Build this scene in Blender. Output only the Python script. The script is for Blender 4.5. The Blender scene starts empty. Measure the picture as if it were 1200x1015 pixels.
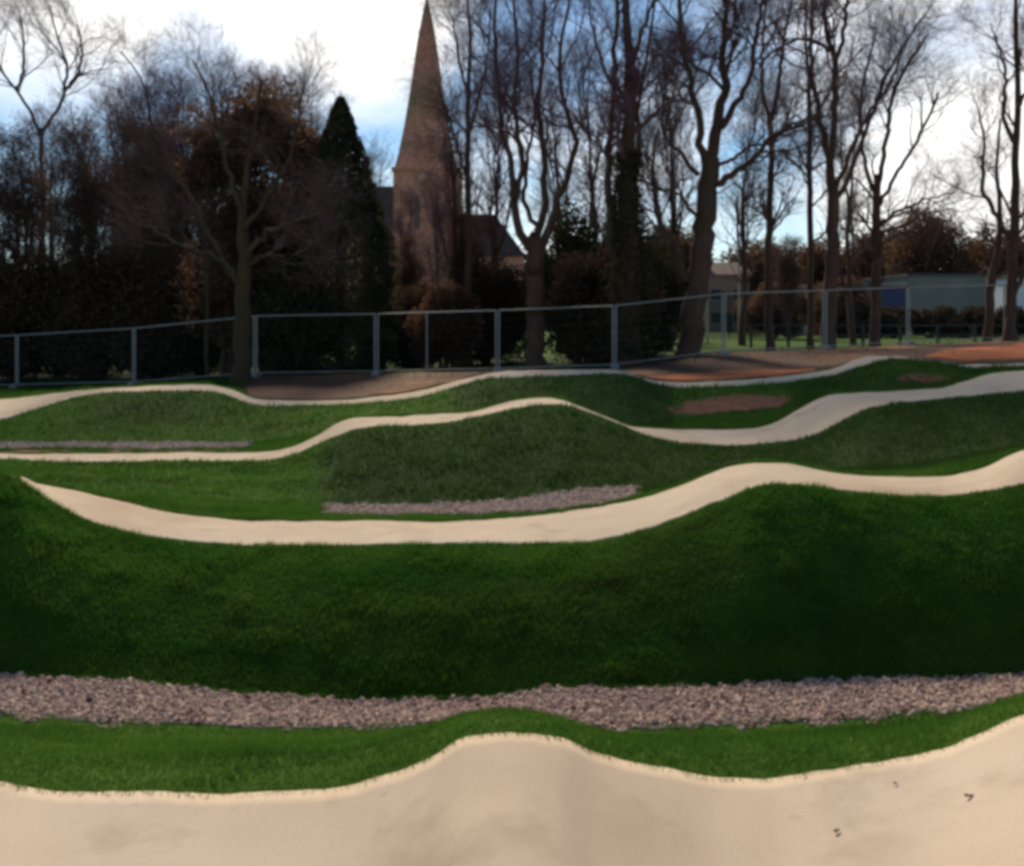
import bpy, math
import numpy as np
R = math.radians
rng = np.random.default_rng(7)
SC = bpy.context.scene
COL = SC.collection

# ------------------------------------------------------------------ camera
F = 1039.0            # focal length in photo pixels (1200 wide), horizon on row 370
EYE = 2.0
cam_d = bpy.data.cameras.new('camera')
cam = bpy.data.objects.new('camera', cam_d)
COL.objects.link(cam)
cam.location = (0, 0, EYE)
cam.rotation_euler = (R(90), 0, 0)
cam_d.sensor_width = 36.0
cam_d.lens = 36.0 * F / 1200.0
cam_d.shift_y = -137.5 / 1200.0
cam_d.clip_start = 0.05
cam_d.clip_end = 3000
SC.camera = cam
SC.view_settings.view_transform = 'Standard'
SC.view_settings.look = 'None'
SC.view_settings.gamma = 1.0
SC.view_settings.exposure = 0.80
SC.cycles.pixel_filter_type = 'BLACKMAN_HARRIS'
SC.cycles.filter_width = 3.8
SC.cycles.max_bounces = 6

# ------------------------------------------------------------------ sky and sun
SUN_EL, SUN_AZ = R(38), R(-9)       # azimuth measured from the view direction (+Y) towards +X
W = bpy.data.worlds.new('World'); SC.world = W; W.use_nodes = True
nt = W.node_tree; nt.nodes.clear()
def wn(t, **k):
    n = nt.nodes.new(t)
    for a, b in k.items(): setattr(n, a, b)
    return n
def wl(a, b): nt.links.new(a, b)
def wmath(op, a, b=None, clamp=False):
    n = wn('ShaderNodeMath', operation=op, use_clamp=clamp)
    for i, v in enumerate((a, b)):
        if v is None: continue
        if isinstance(v, (int, float)): n.inputs[i].default_value = v
        else: wl(v, n.inputs[i])
    return n.outputs[0]
out = wn('ShaderNodeOutputWorld')
sky = wn('ShaderNodeTexSky', sky_type='NISHITA', sun_disc=False, sun_elevation=SUN_EL,
         sun_rotation=SUN_AZ, altitude=50, air_density=1.0, dust_density=0.2, ozone_density=2.5)
bg1 = wn('ShaderNodeBackground'); bg1.inputs[1].default_value = 0.060
tint = wn('ShaderNodeMix', data_type='RGBA', blend_type='MULTIPLY'); tint.inputs[0].default_value = 1.0; tint.inputs[7].default_value = (.86, 1.0, 1.06, 1)
wl(sky.outputs[0], tint.inputs[6]); wl(tint.outputs[2], bg1.inputs[0])
bg2 = wn('ShaderNodeBackground'); bg2.inputs[0].default_value = (1.0, 0.985, 0.96, 1); bg2.inputs[1].default_value = 0.75
mx = wn('ShaderNodeMixShader')
tc = wn('ShaderNodeTexCoord')
sep = wn('ShaderNodeSeparateXYZ'); wl(tc.outputs['Generated'], sep.inputs[0])
mp = wn('ShaderNodeMapping'); mp.inputs['Scale'].default_value = (1.0, 1.0, 2.2); wl(tc.outputs['Generated'], mp.inputs[0])
nz = wn('ShaderNodeTexNoise'); nz.inputs['Scale'].default_value = 6.5; nz.inputs['Detail'].default_value = 7
nz.inputs['Roughness'].default_value = 0.6; nz.inputs['Distortion'].default_value = 0.3
wl(mp.outputs[0], nz.inputs['Vector'])
def direction(px, py):
    v = np.array([(px - 600) / F, 1.0, (370 - py) / F]); return v / np.linalg.norm(v)
acc = None
for (px, py, rad, amp) in [(45, 10, 5.0, .9), (410, 5, 6.0, 1.2), (230, -60, 6, .8), (1170, 60, 9, .72), (1120, 240, 6, .6), (760, 140, 3.5, .45), (640, 230, 5, .45),
                           (850, 330, 9, .3), (920, 60, 4, .3), (500, 250, 4, .4)]:
    d = wn('ShaderNodeVectorMath', operation='DOT_PRODUCT'); wl(tc.outputs['Generated'], d.inputs[0])
    d.inputs[1].default_value = tuple(direction(px, py))
    m = wn('ShaderNodeMapRange', interpolation_type='SMOOTHSTEP'); wl(d.outputs['Value'], m.inputs[0])
    m.inputs[1].default_value = math.cos(R(rad * 1.5)); m.inputs[2].default_value = math.cos(R(rad * .35))
    m.inputs[3].default_value = 0; m.inputs[4].default_value = amp
    acc = m.outputs[0] if acc is None else wmath('ADD', acc, m.outputs[0])
cl = wmath('MULTIPLY', wmath('SUBTRACT', nz.outputs[0], 0.5), 1.5)
fac = wmath('ADD', wmath('ADD', acc, cl), -0.06, True)
wl(fac, mx.inputs[0]); wl(bg1.outputs[0], mx.inputs[1]); wl(bg2.outputs[0], mx.inputs[2]); wl(mx.outputs[0], out.inputs[0])

sd = bpy.data.lights.new('sun', 'SUN'); sd.energy = 2.7; sd.angle = R(9); sd.color = (1.0, 0.84, 0.62)
sun = bpy.data.objects.new('sun', sd); COL.objects.link(sun)
sdir = np.array([math.sin(SUN_AZ) * math.cos(SUN_EL), math.cos(SUN_AZ) * math.cos(SUN_EL), math.sin(SUN_EL)])
from mathutils import Vector
sun.rotation_euler = Vector(tuple(sdir)).to_track_quat('Z', 'Y').to_euler()
sun.location = tuple(sdir * 60)

# ------------------------------------------------------------------ helpers
def mesh_from(V, Fc, nper, attrs=None, smooth=False):
    """V (n,3); Fc (m,nper) int; attrs {name: per-vertex float}"""
    V = np.ascontiguousarray(V, dtype=np.float32); Fc = np.ascontiguousarray(Fc, dtype=np.int32)
    me = bpy.data.meshes.new('mesh')
    me.vertices.add(len(V)); me.vertices.foreach_set('co', V.ravel())
    me.loops.add(Fc.size); me.loops.foreach_set('vertex_index', Fc.ravel())
    me.polygons.add(len(Fc))
    me.polygons.foreach_set('loop_start', np.arange(0, Fc.size, nper, dtype=np.int32))
    try: me.polygons.foreach_set('loop_total', np.full(len(Fc), nper, dtype=np.int32))
    except Exception: pass
    me.polygons.foreach_set('use_smooth', np.full(len(Fc), smooth, dtype=bool))
    me.update(calc_edges=True)
    for k, a in (attrs or {}).items():
        at = me.attributes.new(k, 'FLOAT', 'POINT'); at.data.foreach_set('value', np.asarray(a, dtype=np.float32))
    return me
def link(name, me, mat, parent=None, loc=(0, 0, 0)):
    me.name = name
    o = bpy.data.objects.new(name, me); COL.objects.link(o)
    if mat and not me.materials: me.materials.append(mat)
    o.location = loc
    if parent: o.parent = parent
    return o
def tag(o, label=None, cat=None, group=None, kind=None):
    if label: o['label'] = label
    if cat: o['category'] = cat
    if group: o['group'] = group
    if kind: o['kind'] = kind
    return o
def empty(name, loc, label, cat, group=None, rz=0):
    o = bpy.data.objects.new(name, None); COL.objects.link(o)
    o.location = tuple(float(v) for v in loc); o.rotation_euler = (0, 0, rz); o.empty_display_size = .3
    return tag(o, label, cat, group)
def copy_tree(o, parent=None):
    c = o.copy(); COL.objects.link(c); c.parent = parent
    for k in ('label', 'group'):
        pass
    for ch in list(o.children): copy_tree(ch, c)
    return c

class MB:
    """collects quads"""
    def __init__(s): s.v = []; s.f = []; s.n = 0
    def add(s, V, Fq):
        s.v.append(np.asarray(V, float)); s.f.append(np.asarray(Fq, int) + s.n); s.n += len(V)
    def box(s, x0, x1, y0, y1, z0, z1):
        V = [(x, y, z) for z in (z0, z1) for (x, y) in ((x0, y0), (x1, y0), (x1, y1), (x0, y1))]
        s.add(V, [(0, 3, 2, 1), (4, 5, 6, 7), (0, 1, 5, 4), (1, 2, 6, 5), (2, 3, 7, 6), (3, 0, 4, 7)])
    def tube(s, pts, rad, n=8):
        pts = np.asarray(pts, float)[None]; r = np.broadcast_to(np.asarray(rad, float), (pts.shape[1],))[None]
        V, Q = tubes(pts, r, n); s.add(V, Q)
    def build(s, name, mat, parent=None, smooth=False):
        me = mesh_from(np.concatenate(s.v), np.concatenate(s.f), 4, smooth=smooth)
        return link(name, me, mat, parent)
def norm(v): return v / np.maximum(np.linalg.norm(v, axis=-1, keepdims=True), 1e-9)
def tubes(P, r, n):
    """P (N,K,3), r (N,K) -> verts, quads ; joined rings, ends closed by a collapsed ring"""
    N, K, _ = P.shape
    T = np.empty_like(P); T[:, 1:-1] = P[:, 2:] - P[:, :-2]; T[:, 0] = P[:, 1] - P[:, 0]; T[:, -1] = P[:, -1] - P[:, -2]
    T = norm(T)
    ref = np.tile(np.array([0.31, 0.93, 0.2]), (N, 1)); m = np.abs((T[:, 0] * ref).sum(-1)) > .8
    ref[m] = (0.95, 0.1, 0.3)
    A = norm(np.cross(T, ref[:, None, :])); B = np.cross(T, A)
    a = np.arange(n) * 2 * np.pi / n
    V = P[:, :, None, :] + r[:, :, None, None] * (np.cos(a)[None, None, :, None] * A[:, :, None, :] + np.sin(a)[None, None, :, None] * B[:, :, None, :])
    V = V.reshape(-1, 3)
    i = np.arange(N)[:, None, None] * K * n; k = np.arange(K - 1)[None, :, None] * n; j = np.arange(n)[None, None, :]
    j2 = (j + 1) % n
    Q = np.stack(np.broadcast_arrays(i + k + j, i + k + j2, i + k + n + j2, i + k + n + j), -1).reshape(-1, 4)
    return V, Q
def pch_slopes(x, y):
    """monotone slopes, x,y (K,N) along axis 0"""
    h = np.diff(x, axis=0); d = np.diff(y, axis=0) / h
    m = np.zeros_like(y)
    w1 = 2 * h[1:] + h[:-1]; w2 = h[1:] + 2 * h[:-1]
    with np.errstate(divide='ignore', invalid='ignore'):
        hm = (w1 + w2) / (w1 / d[:-1] + w2 / d[1:])
    ok = d[:-1] * d[1:] > 0
    m[1:-1] = np.where(ok, np.nan_to_num(hm), 0)
    m[0] = d[0]; m[-1] = d[-1]
    return m
def herm(x0, x1, y0, y1, m0, m1, x):
    h = x1 - x0; t = (x - x0) / h
    return (2*t**3 - 3*t**2 + 1) * y0 + (t**3 - 2*t**2 + t) * h * m0 + (-2*t**3 + 3*t**2) * y1 + (t**3 - t**2) * h * m1
def pch(xk, yk, x):
    xk = np.asarray(xk, float); yk = np.asarray(yk, float); x = np.clip(x, xk[0], xk[-1])
    if len(xk) == 1: return np.full(np.shape(x), yk[0])
    if len(xk) == 2: return np.interp(x, xk, yk)
    m = pch_slopes(xk[:, None], yk[:, None])[:, 0]; m[0] = m[-1] = 0
    i = np.clip(np.searchsorted(xk, x, side='right') - 1, 0, len(xk) - 2)
    return herm(xk[i], xk[i+1], yk[i], yk[i+1], m[i], m[i+1], x)
def vnoise(x, y, seed=0):
    xi = np.floor(x).astype(np.int64); yi = np.floor(y).astype(np.int64); fx = x - xi; fy = y - yi
    fx = fx*fx*(3-2*fx); fy = fy*fy*(3-2*fy)
    def hsh(a, b):
        n = (a * 374761393 + b * 668265263 + seed * 974711) & 0x7fffffff
        n = ((n ^ (n >> 13)) * 1274126177) & 0x7fffffff
        return ((n ^ (n >> 16)) & 0xffff) / 65535.0
    return (hsh(xi, yi)*(1-fx)*(1-fy) + hsh(xi+1, yi)*fx*(1-fy) + hsh(xi, yi+1)*(1-fx)*fy + hsh(xi+1, yi+1)*fx*fy) * 2 - 1

# ------------------------------------------------------------------ materials
def mat(name, base, rough=.9, var=None, scale=6.0, detail=4, bump=0.0, bscale=40.0, attr=None, attr_col=None, stretch=None, metallic=0, extra=None, spec=.3, translucent=0):
    m = bpy.data.materials.new(name); m.use_nodes = True; t = m.node_tree; b = t.nodes['Principled BSDF']
    b.inputs['Roughness'].default_value = rough; b.inputs['Metallic'].default_value = metallic
    b.inputs['Specular IOR Level'].default_value = spec
    geo = t.nodes.new('ShaderNodeNewGeometry'); vec = geo.outputs['Position']
    if stretch:
        mpp = t.nodes.new('ShaderNodeMapping'); mpp.inputs['Scale'].default_value = stretch
        t.links.new(vec, mpp.inputs[0]); vec = mpp.outputs[0]
    col = None
    def rgb(c): 
        n = t.nodes.new('ShaderNodeRGB'); n.outputs[0].default_value = (*c, 1); return n.outputs[0]
    def mixc(f, a, bb):
        n = t.nodes.new('ShaderNodeMix'); n.data_type = 'RGBA'; t.links.new(f, n.inputs[0]); t.links.new(a, n.inputs[6]); t.links.new(bb, n.inputs[7]); return n.outputs[2]
    def noise(sc, lo=.35, hi=.65, det=4, v=None):
        n = t.nodes.new('ShaderNodeTexNoise'); n.inputs['Scale'].default_value = sc; n.inputs['Detail'].default_value = det
        n.inputs['Roughness'].default_value = .6
        t.links.new(v or vec, n.inputs['Vector'])
        r = t.nodes.new('ShaderNodeMapRange'); r.inputs[1].default_value = lo; r.inputs[2].default_value = hi; t.links.new(n.outputs[0], r.inputs[0]); return r.outputs[0]
    col = rgb(base)
    if var: col = mixc(noise(scale, det=detail), col, rgb(var))
    if extra:
        for (c, sc, lo, hi) in extra: col = mixc(noise(sc, lo, hi), col, rgb(c))
    if attr:
        a = t.nodes.new('ShaderNodeAttribute'); a.attribute_name = attr
        col = mixc(a.outputs['Fac'], col, rgb(attr_col))
    t.links.new(col, b.inputs['Base Color'])
    if translucent:
        tr = t.nodes.new('ShaderNodeBsdfTranslucent'); t.links.new(col, tr.inputs[0])
        ms = t.nodes.new('ShaderNodeMixShader'); ms.inputs[0].default_value = translucent
        t.links.new(b.outputs[0], ms.inputs[1]); t.links.new(tr.outputs[0], ms.inputs[2])
        t.links.new(ms.outputs[0], t.nodes['Material Output'].inputs[0])
    if bump:
        n = t.nodes.new('ShaderNodeTexNoise'); n.inputs['Scale'].default_value = bscale; n.inputs['Detail'].default_value = 5
        t.links.new(vec, n.inputs['Vector'])
        bp = t.nodes.new('ShaderNodeBump'); bp.inputs['Strength'].default_value = bump; bp.inputs['Distance'].default_value = .03
        t.links.new(n.outputs[0], bp.inputs['Height']); t.links.new(bp.outputs[0], b.inputs['Normal'])
    return m
M = {}
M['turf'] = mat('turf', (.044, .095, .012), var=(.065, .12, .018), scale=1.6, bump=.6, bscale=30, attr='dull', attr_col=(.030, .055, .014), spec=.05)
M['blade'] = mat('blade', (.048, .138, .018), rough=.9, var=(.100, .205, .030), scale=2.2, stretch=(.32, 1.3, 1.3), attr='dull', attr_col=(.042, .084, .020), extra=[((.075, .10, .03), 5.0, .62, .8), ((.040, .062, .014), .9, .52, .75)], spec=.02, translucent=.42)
M['track'] = mat('track', (.60, .48, .345), rough=.95, spec=.1, var=(.64, .53, .41), scale=.9, bump=.35, bscale=240,
                 extra=[((.40, .32, .235), 2.2, .54, .80), ((.50, .38, .26), .45, .5, .7), ((.40, .33, .25), 130.0, .50, .85), ((.30, .25, .20), 9.0, .68, .85)])
M['gravelbed'] = mat('gravelbed', (.20, .15, .14), var=(.12, .09, .08), scale=20, bump=.8, bscale=60)
M['stone'] = mat('stone', (.55, .41, .33), rough=.95, spec=.1, attr='tint', attr_col=(.15, .075, .065), bump=.3, bscale=60)
M['soil'] = mat('soil', (.060, .026, .012), var=(.12, .045, .018), scale=1.5, bump=.8, bscale=12, extra=[((.24, .085, .028), .28, .56, .70)])
M['orange'] = mat('orange_soil', (.58, .15, .035), var=(.42, .11, .03), scale=2.5, bump=.8, bscale=12)
M['redsoil'] = mat('red_soil', (.24, .075, .04), var=(.16, .065, .032), scale=2.5, bump=.8, bscale=12)
M['bark'] = mat('bark', (.085, .040, .027), var=(.125, .066, .045), scale=5, bump=.9, bscale=14, stretch=(1, 1, .25), extra=[((.075, .060, .025), .7, .55, .8)])
M['mossbark'] = mat('moss_bark', (.050, .033, .017), var=(.075, .052, .020), scale=4, bump=.9, bscale=12, stretch=(1, 1, .3))
M['twig'] = mat('twig', (.115, .065, .052), var=(.14, .082, .075), scale=.6)
M['purpletwig'] = mat('reddish_twig', (.17, .080, .085), var=(.19, .105, .13), scale=.6)
M['ivy'] = mat('ivy', (.035, .042, .018), var=(.055, .045, .022), scale=2.0, translucent=.25, spec=.1)
M['evergreen'] = mat('evergreen', (.040, .050, .020), var=(.070, .058, .028), scale=1.5, translucent=.25, spec=.1)
M['brownleaf'] = mat('brown_leaf', (.15, .082, .052), var=(.11, .068, .042), scale=.9, translucent=.5, spec=.05)
M['darkleaf'] = mat('dark_leaf', (.060, .044, .026), var=(.095, .055, .032), scale=1.2, translucent=.25, spec=.1)
M['steel'] = mat('galvanised_steel', (.40, .38, .34), rough=.6, metallic=.1, var=(.32, .30, .27), scale=8, bump=0)
M['wire'] = mat('wire', (.12, .13, .13), rough=.5, metallic=.5)
M['block'] = mat('concrete_block', (.34, .33, .31), var=(.24, .23, .21), scale=9, bump=.4)
M['sandstone'] = mat('sandstone', (.66, .245, .15), var=(.74, .31, .20), scale=.35, bump=.6, bscale=1.5, extra=[((.40, .25, .12), .18, .52, .66), ((.13, .09, .075), 1.4, .5, .8)])
M['louvre'] = mat('louvre', (.22, .12, .085), var=(.17, .09, .065), scale=2, stretch=(1, 1, 6))
M['chancelroof'] = mat('dark_roof', (.055, .040, .036), var=(.080, .055, .045), scale=.8)
M['slate'] = mat('slate', (.075, .072, .078), var=(.10, .095, .095), scale=1.2)
M['dark'] = mat('dark_opening', (.018, .017, .018))
M['render'] = mat('pale_render', (.22, .205, .18), var=(.17, .16, .14), scale=.4)
M['bluepanel'] = mat('blue_panel', (.045, .05, .12), rough=.6, var=(.06, .065, .17), scale=.5)
M['palepanel'] = mat('pale_blue_panel', (.22, .27, .34), rough=.6, var=(.19, .24, .31), scale=.5)
M['brick'] = mat('brick', (.30, .17, .13), var=(.24, .13, .10), scale=3)
M['rooftile'] = mat('roof_tile', (.16, .10, .08), var=(.12, .08, .07), scale=2)
M['white'] = mat('white_paint', (.75, .76, .76), rough=.5, var=(.68, .69, .69), scale=2)
M['greenmetal'] = mat('green_metal', (.02, .065, .06), rough=.5, var=(.025, .075, .065), scale=2)
M['railing'] = mat('dark_railing', (.02, .02, .022), rough=.5, var=(.03, .03, .03), scale=2)
M['cream'] = mat('cream_board', (.50, .42, .30), var=(.44, .36, .26), scale=2)
M['mud'] = mat('mud', (.10, .07, .055), var=(.15, .11, .08), scale=40, bump=.5)

# ------------------------------------------------------------------ terrain
NONE = None
# every line: Y keys (px -> distance) and either rows ('y': photo row) or drops ('h': metres below the eye) keys
JX = [-118, 20, 157, 299, 441, 583, 720, 848, 967, 1064, 1178, 1290]      # fence joints
JB = [458, 455, 452, 442, 440, 437, 432.5, 416, 410.5, 405, 400, 396]
JY = [34.5, 33.0, 30.5, 28.6, 28.4, 28.0, 27.6, 28.6, 29.2, 30.0, 31.0, 32.0]
A_far = ([-200, 0, 60, 250, 380, 450, 500, 550, 600, 650, 700, 780, 850, 900, 960, 1040, 1100, 1150, 1200, 1300],
         [900, 918, 927, 931, 928, 912, 893, 868, 862, 868, 885, 903, 914, 914, 907, 895, 882, 862, 842, 815])
L = []
def line(Yk, kind, xk, vk): L.append((Yk, kind, xk, vk))
drop_a = [y * 3.6 / F - 370 * 3.6 / F for y in A_far[1]]
line(-9.0, 'h', [0], [2.0])
line(0.7, 'h', [0], [2.0])
line(1.4, 'h', A_far[0], [d - .0 for d in drop_a])
line(3.6, 'y', *A_far)
line(5.1, 'y', [-200, 0, 100, 200, 330, 450, 520, 560, 600, 640, 700, 770, 850, 950, 1050, 1130, 1200, 1400],
     [840, 840, 848, 852, 854, 852, 846, 843, 843, 848, 855, 856, 850, 845, 840, 833, 822, 812])
line(5.9, 'y', [-200, 0, 150, 250, 380, 450, 540, 600, 650, 690, 750, 800, 900, 1000, 1100, 1200, 1400],
     [786, 790, 797, 808, 817, 820, 818, 811, 803, 804, 806, 805, 798, 795, 792, 790, 786])
line(7.3, 'y', [-200, -100, -20, 20, 60, 100, 150, 200, 250, 300, 400, 500, 600, 680, 720, 760, 800, 850, 880, 900, 930, 980, 1050, 1100, 1150, 1200, 1300],
     [530, 538, 553, 563, 590, 610, 625, 633, 638, 640, 640, 638, 637, 635, 630, 620, 605, 585, 573, 569, 569, 575, 581, 582, 577, 567, 548])
line(8.3, 'y', [-200, -40, 0, 20, 60, 100, 150, 200, 250, 300, 400, 500, 560, 600, 650, 700, 750, 800, 830, 860, 890, 920, 960, 1000, 1050, 1100, 1150, 1200, 1300],
     [552, 556, 560, 562.5, 570, 578, 590, 602, 609, 612, 611, 612, 611, 609, 603, 595, 584, 570, 558, 547, 542, 543, 551, 557, 560, 559, 549, 528, 510])
line(8.8, 'h', [-100, 0, 60, 120, 380, 600, 700, 750, 800, 850, 900, 950, 1000, 1050, 1200],
     [1.70, 1.80, 1.85, 1.92, 1.995, 1.99, 1.915, 1.80, 1.75, 1.62, 1.53, 1.54, 1.60, 1.585, 1.36])
line(9.7, 'h', [-100, 0, 200, 380, 450, 600, 650, 700, 750, 800, 850, 900, 950, 1000, 1050, 1200],
     [1.86, 1.90, 1.97, 2.05, 2.055, 2.0, 1.91, 1.87, 1.87, 1.84, 1.80, 1.74, 1.68, 1.66, 1.64, 1.44])
line(([0, 700, 1200], [12, 12, 12.6]), 'y',
     [-200, 0, 50, 100, 200, 300, 340, 370, 400, 420, 450, 500, 550, 580, 620, 650, 670, 690, 720, 750, 775, 800, 850, 880, 940, 970, 1000, 1020, 1050, 1100, 1150, 1200, 1300],
     [535, 538, 541, 542, 541, 540, 535, 522, 510, 503, 500, 498, 491, 484, 477, 475, 477, 483, 495, 508, 515, 519, 522, 521, 515, 503, 487, 478, 472, 468, 463, 458, 450])
line(([0, 700, 760, 850, 940, 1000, 1200], [12.8, 12.9, 13.2, 13.6, 13.9, 14.0, 14.3]), 'y',
     [-200, 0, 300, 340, 370, 400, 420, 450, 500, 550, 580, 610, 640, 660, 690, 720, 750, 775, 800, 850, 880, 910, 940, 960, 980, 1050, 1100, 1130, 1160, 1200, 1300],
     [528, 532, 531, 525, 512, 495, 490, 490, 487, 483, 476, 470, 467, 470, 483.5, 495, 501.5, 503, 504, 505, 503, 495, 478, 468, 462, 459, 456, 448, 438, 434, 428])
line(([0, 700, 800, 1200], [13.5, 13.6, 14.3, 14.9]), 'h',
     [-100, 0, 300, 350, 400, 450, 500, 560, 650, 720, 780, 850, 900, 950, 1000, 1050, 1100, 1200],
     [2.05, 2.05, 2.05, 1.98, 1.80, 1.75, 1.72, 1.65, 1.40, 1.72, 1.84, 1.78, 1.76, 1.52, 1.37, 1.32, 1.30, 1.05])
line(([0, 700, 800, 1200], [14.7, 15.0, 15.7, 16.2]), 'h',
     [-100, 0, 300, 400, 450, 500, 560, 650, 720, 780, 850, 900, 950, 1000, 1050, 1100, 1200],
     [2.10, 2.10, 2.10, 1.95, 1.93, 1.92, 1.90, 1.88, 1.87, 1.85, 1.73, 1.70, 1.60, 1.50, 1.42, 1.36, 1.20])
line(([-200, 0, 60, 110, 1200], [15.5, 16.5, 17.4, 18, 18.6]), 'y',
     [-200, 0, 30, 60, 100, 130, 180, 240, 260, 290, 320, 350, 400, 440, 490, 530, 560, 600, 650, 720, 745, 770, 795, 850, 900, 950, 980, 1010, 1050, 1080, 1110, 1140, 1200, 1300],
     [505, 492, 484, 474, 464, 460, 459, 459, 462, 472, 476, 475, 474, 471, 466, 455, 446, 442, 440, 438, 442, 450, 454, 453, 450, 444, 439, 430, 420, 422, 427, 431, 430, 428])
line(([-200, 0, 60, 120, 250, 400, 1200], [22, 21.6, 20.5, 19.6, 19.3, 19.1, 19.8]), 'y',
     [-200, 0, 50, 100, 150, 200, 240, 270, 300, 350, 400, 440, 490, 540, 580, 600, 720, 745, 770, 795, 850, 900, 950, 980, 1000, 1020, 1055, 1080, 1110, 1150, 1200, 1300],
     [470, 468, 463, 457, 454, 452, 451.5, 457, 468, 470, 469, 466, 459, 446, 437, 435, 434, 440, 446.5, 449, 447, 443, 437, 431, 423, 417.5, 418, 423.5, 427.5, 427.5, 426, 424])
line(([-200, 0, 150, 300, 1200], [25, 24.5, 23, 22, 22.5]), 'h',
     [-100, 0, 150, 230, 300, 400, 470, 530, 600, 720, 800, 950, 1030, 1100, 1200],
     [2.12, 2.12, 2.0, 1.85, 1.90, 1.92, 1.88, 1.72, 1.60, 1.55, 1.50, 1.36, 1.10, 1.02, .98])
line((JX, JY), 'y', JX, JB)
line(38, 'h', [-200, 300, 600, 800, 1200], [2.6, 2.5, 2.1, 1.62, 1.35])
line(60, 'h', [-200, 300, 600, 800, 1200], [2.3, 2.2, 1.8, 1.70, 1.60])
line(100, 'h', [-200, 600, 1200], [2.0, 1.9, 1.80])
line(200, 'h', [0], [2.2])
line(900, 'h', [0], [3.0])
NL = len(L)
def seg_slopes(Y, Z, m):
    """slopes at the two ends of every band; the long bank is steep at its foot and rounds over at the top"""
    m0 = m[:-1].copy(); m1 = m[1:].copy(); d = np.diff(Z, axis=0) / np.diff(Y, axis=0)
    for i, a, b in ((5, 1.4, .35), (9, 1.2, .5), (13, 1.2, .4)):
        up = d[i] > 0
        m0[i] = np.where(up, d[i] * a, m0[i]); m1[i] = np.where(up, d[i] * b, m1[i])
    return m0, m1
def table(px):
    px = np.asarray(px, float); Y = np.empty((NL, len(px))); Z = np.empty_like(Y)
    for i, (Yk, kind, xk, vk) in enumerate(L):
        Y[i] = Yk if not isinstance(Yk, tuple) else pch(*Yk, px)
        v = pch(xk, vk, px)
        Z[i] = EYE - (v if kind == 'h' else (v - 370) / F * Y[i])
    return Y, Z, seg_slopes(Y, Z, pch_slopes(Y, Z))
def bumps(X, Y):
    return .012 * vnoise(X * 1.7, Y * 1.7, 3) + .006 * vnoise(X * 5, Y * 5, 5)
def surf(px, s, off=0.0):
    """point on the ground at column px, line parameter s"""
    px = np.asarray(px, float); s = np.asarray(s, float)
    Y, Z, m = table(px)
    i = np.clip(np.floor(s).astype(int), 0, NL - 2); c = np.arange(len(px)); t = s - i
    y = Y[i, c] + t * (Y[i+1, c] - Y[i, c])
    z = herm(Y[i, c], Y[i+1, c], Z[i, c], Z[i+1, c], m[0][i, c], m[1][i, c], y)
    x = (px - 600) / F * np.maximum(y, 2.0)
    z = z + bumps(x, y) * np.clip((400 - y) / 300, 0, 1)
    return np.stack([x, y, z + off], -1)
def ground_z(X, Yv):
    px = np.array([600 + F * X / max(Yv, 2.0)]); Y, Z, m = table(px)
    i = int(np.clip(np.searchsorted(Y[:, 0], Yv) - 1, 0, NL - 2))
    return float(herm(Y[i, 0], Y[i+1, 0], Z[i, 0], Z[i+1, 0], m[0][i, 0], m[1][i, 0], Yv))
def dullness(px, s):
    """darker grass colour on the mounds and in the strip along the fence"""
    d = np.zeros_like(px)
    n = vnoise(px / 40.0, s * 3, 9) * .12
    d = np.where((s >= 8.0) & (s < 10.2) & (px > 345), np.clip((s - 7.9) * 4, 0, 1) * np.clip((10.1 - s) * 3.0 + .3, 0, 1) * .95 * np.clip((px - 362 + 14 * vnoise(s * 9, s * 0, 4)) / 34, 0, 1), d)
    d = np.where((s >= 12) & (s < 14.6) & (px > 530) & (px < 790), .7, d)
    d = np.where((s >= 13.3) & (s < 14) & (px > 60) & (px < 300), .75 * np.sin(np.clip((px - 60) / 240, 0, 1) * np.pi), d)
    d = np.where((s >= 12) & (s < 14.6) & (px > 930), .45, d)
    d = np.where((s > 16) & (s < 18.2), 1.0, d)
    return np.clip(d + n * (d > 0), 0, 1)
def grid(pxs, ss, off=0.0):
    PX, S = np.meshgrid(pxs, ss); n, k = PX.shape
    V = surf(PX.ravel(), S.ravel(), off)
    a = np.arange(n - 1)[:, None] * k + np.arange(k - 1)[None, :]
    Q = np.stack([a, a + 1, a + k + 1, a + k], -1).reshape(-1, 4)
    return V, Q, PX.ravel(), S.ravel()
subs = [2, 2, 6, 8, 6, 12, 6, 4, 6, 14, 6, 4, 6, 10, 6, 6, 8, 8, 8, 8, 6, 6]
ss = np.concatenate([i + np.arange(n) / n for i, n in enumerate(subs)] + [[NL - 1]])
pxs = np.concatenate([np.arange(-900, -120, 40), np.arange(-120, 1320, 6), np.arange(1320, 2101, 40)])
V, Q, PX, S = grid(pxs, ss)
for lo in (2, 6, 10, 14):
    V[:, 2] -= .03 * ((S > lo + .05) & (S < lo + .95) & ((lo != 6) | (PX > 60)))
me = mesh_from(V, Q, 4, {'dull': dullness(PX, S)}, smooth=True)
tag(link('ground', me, M['turf']), kind='structure')

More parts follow.
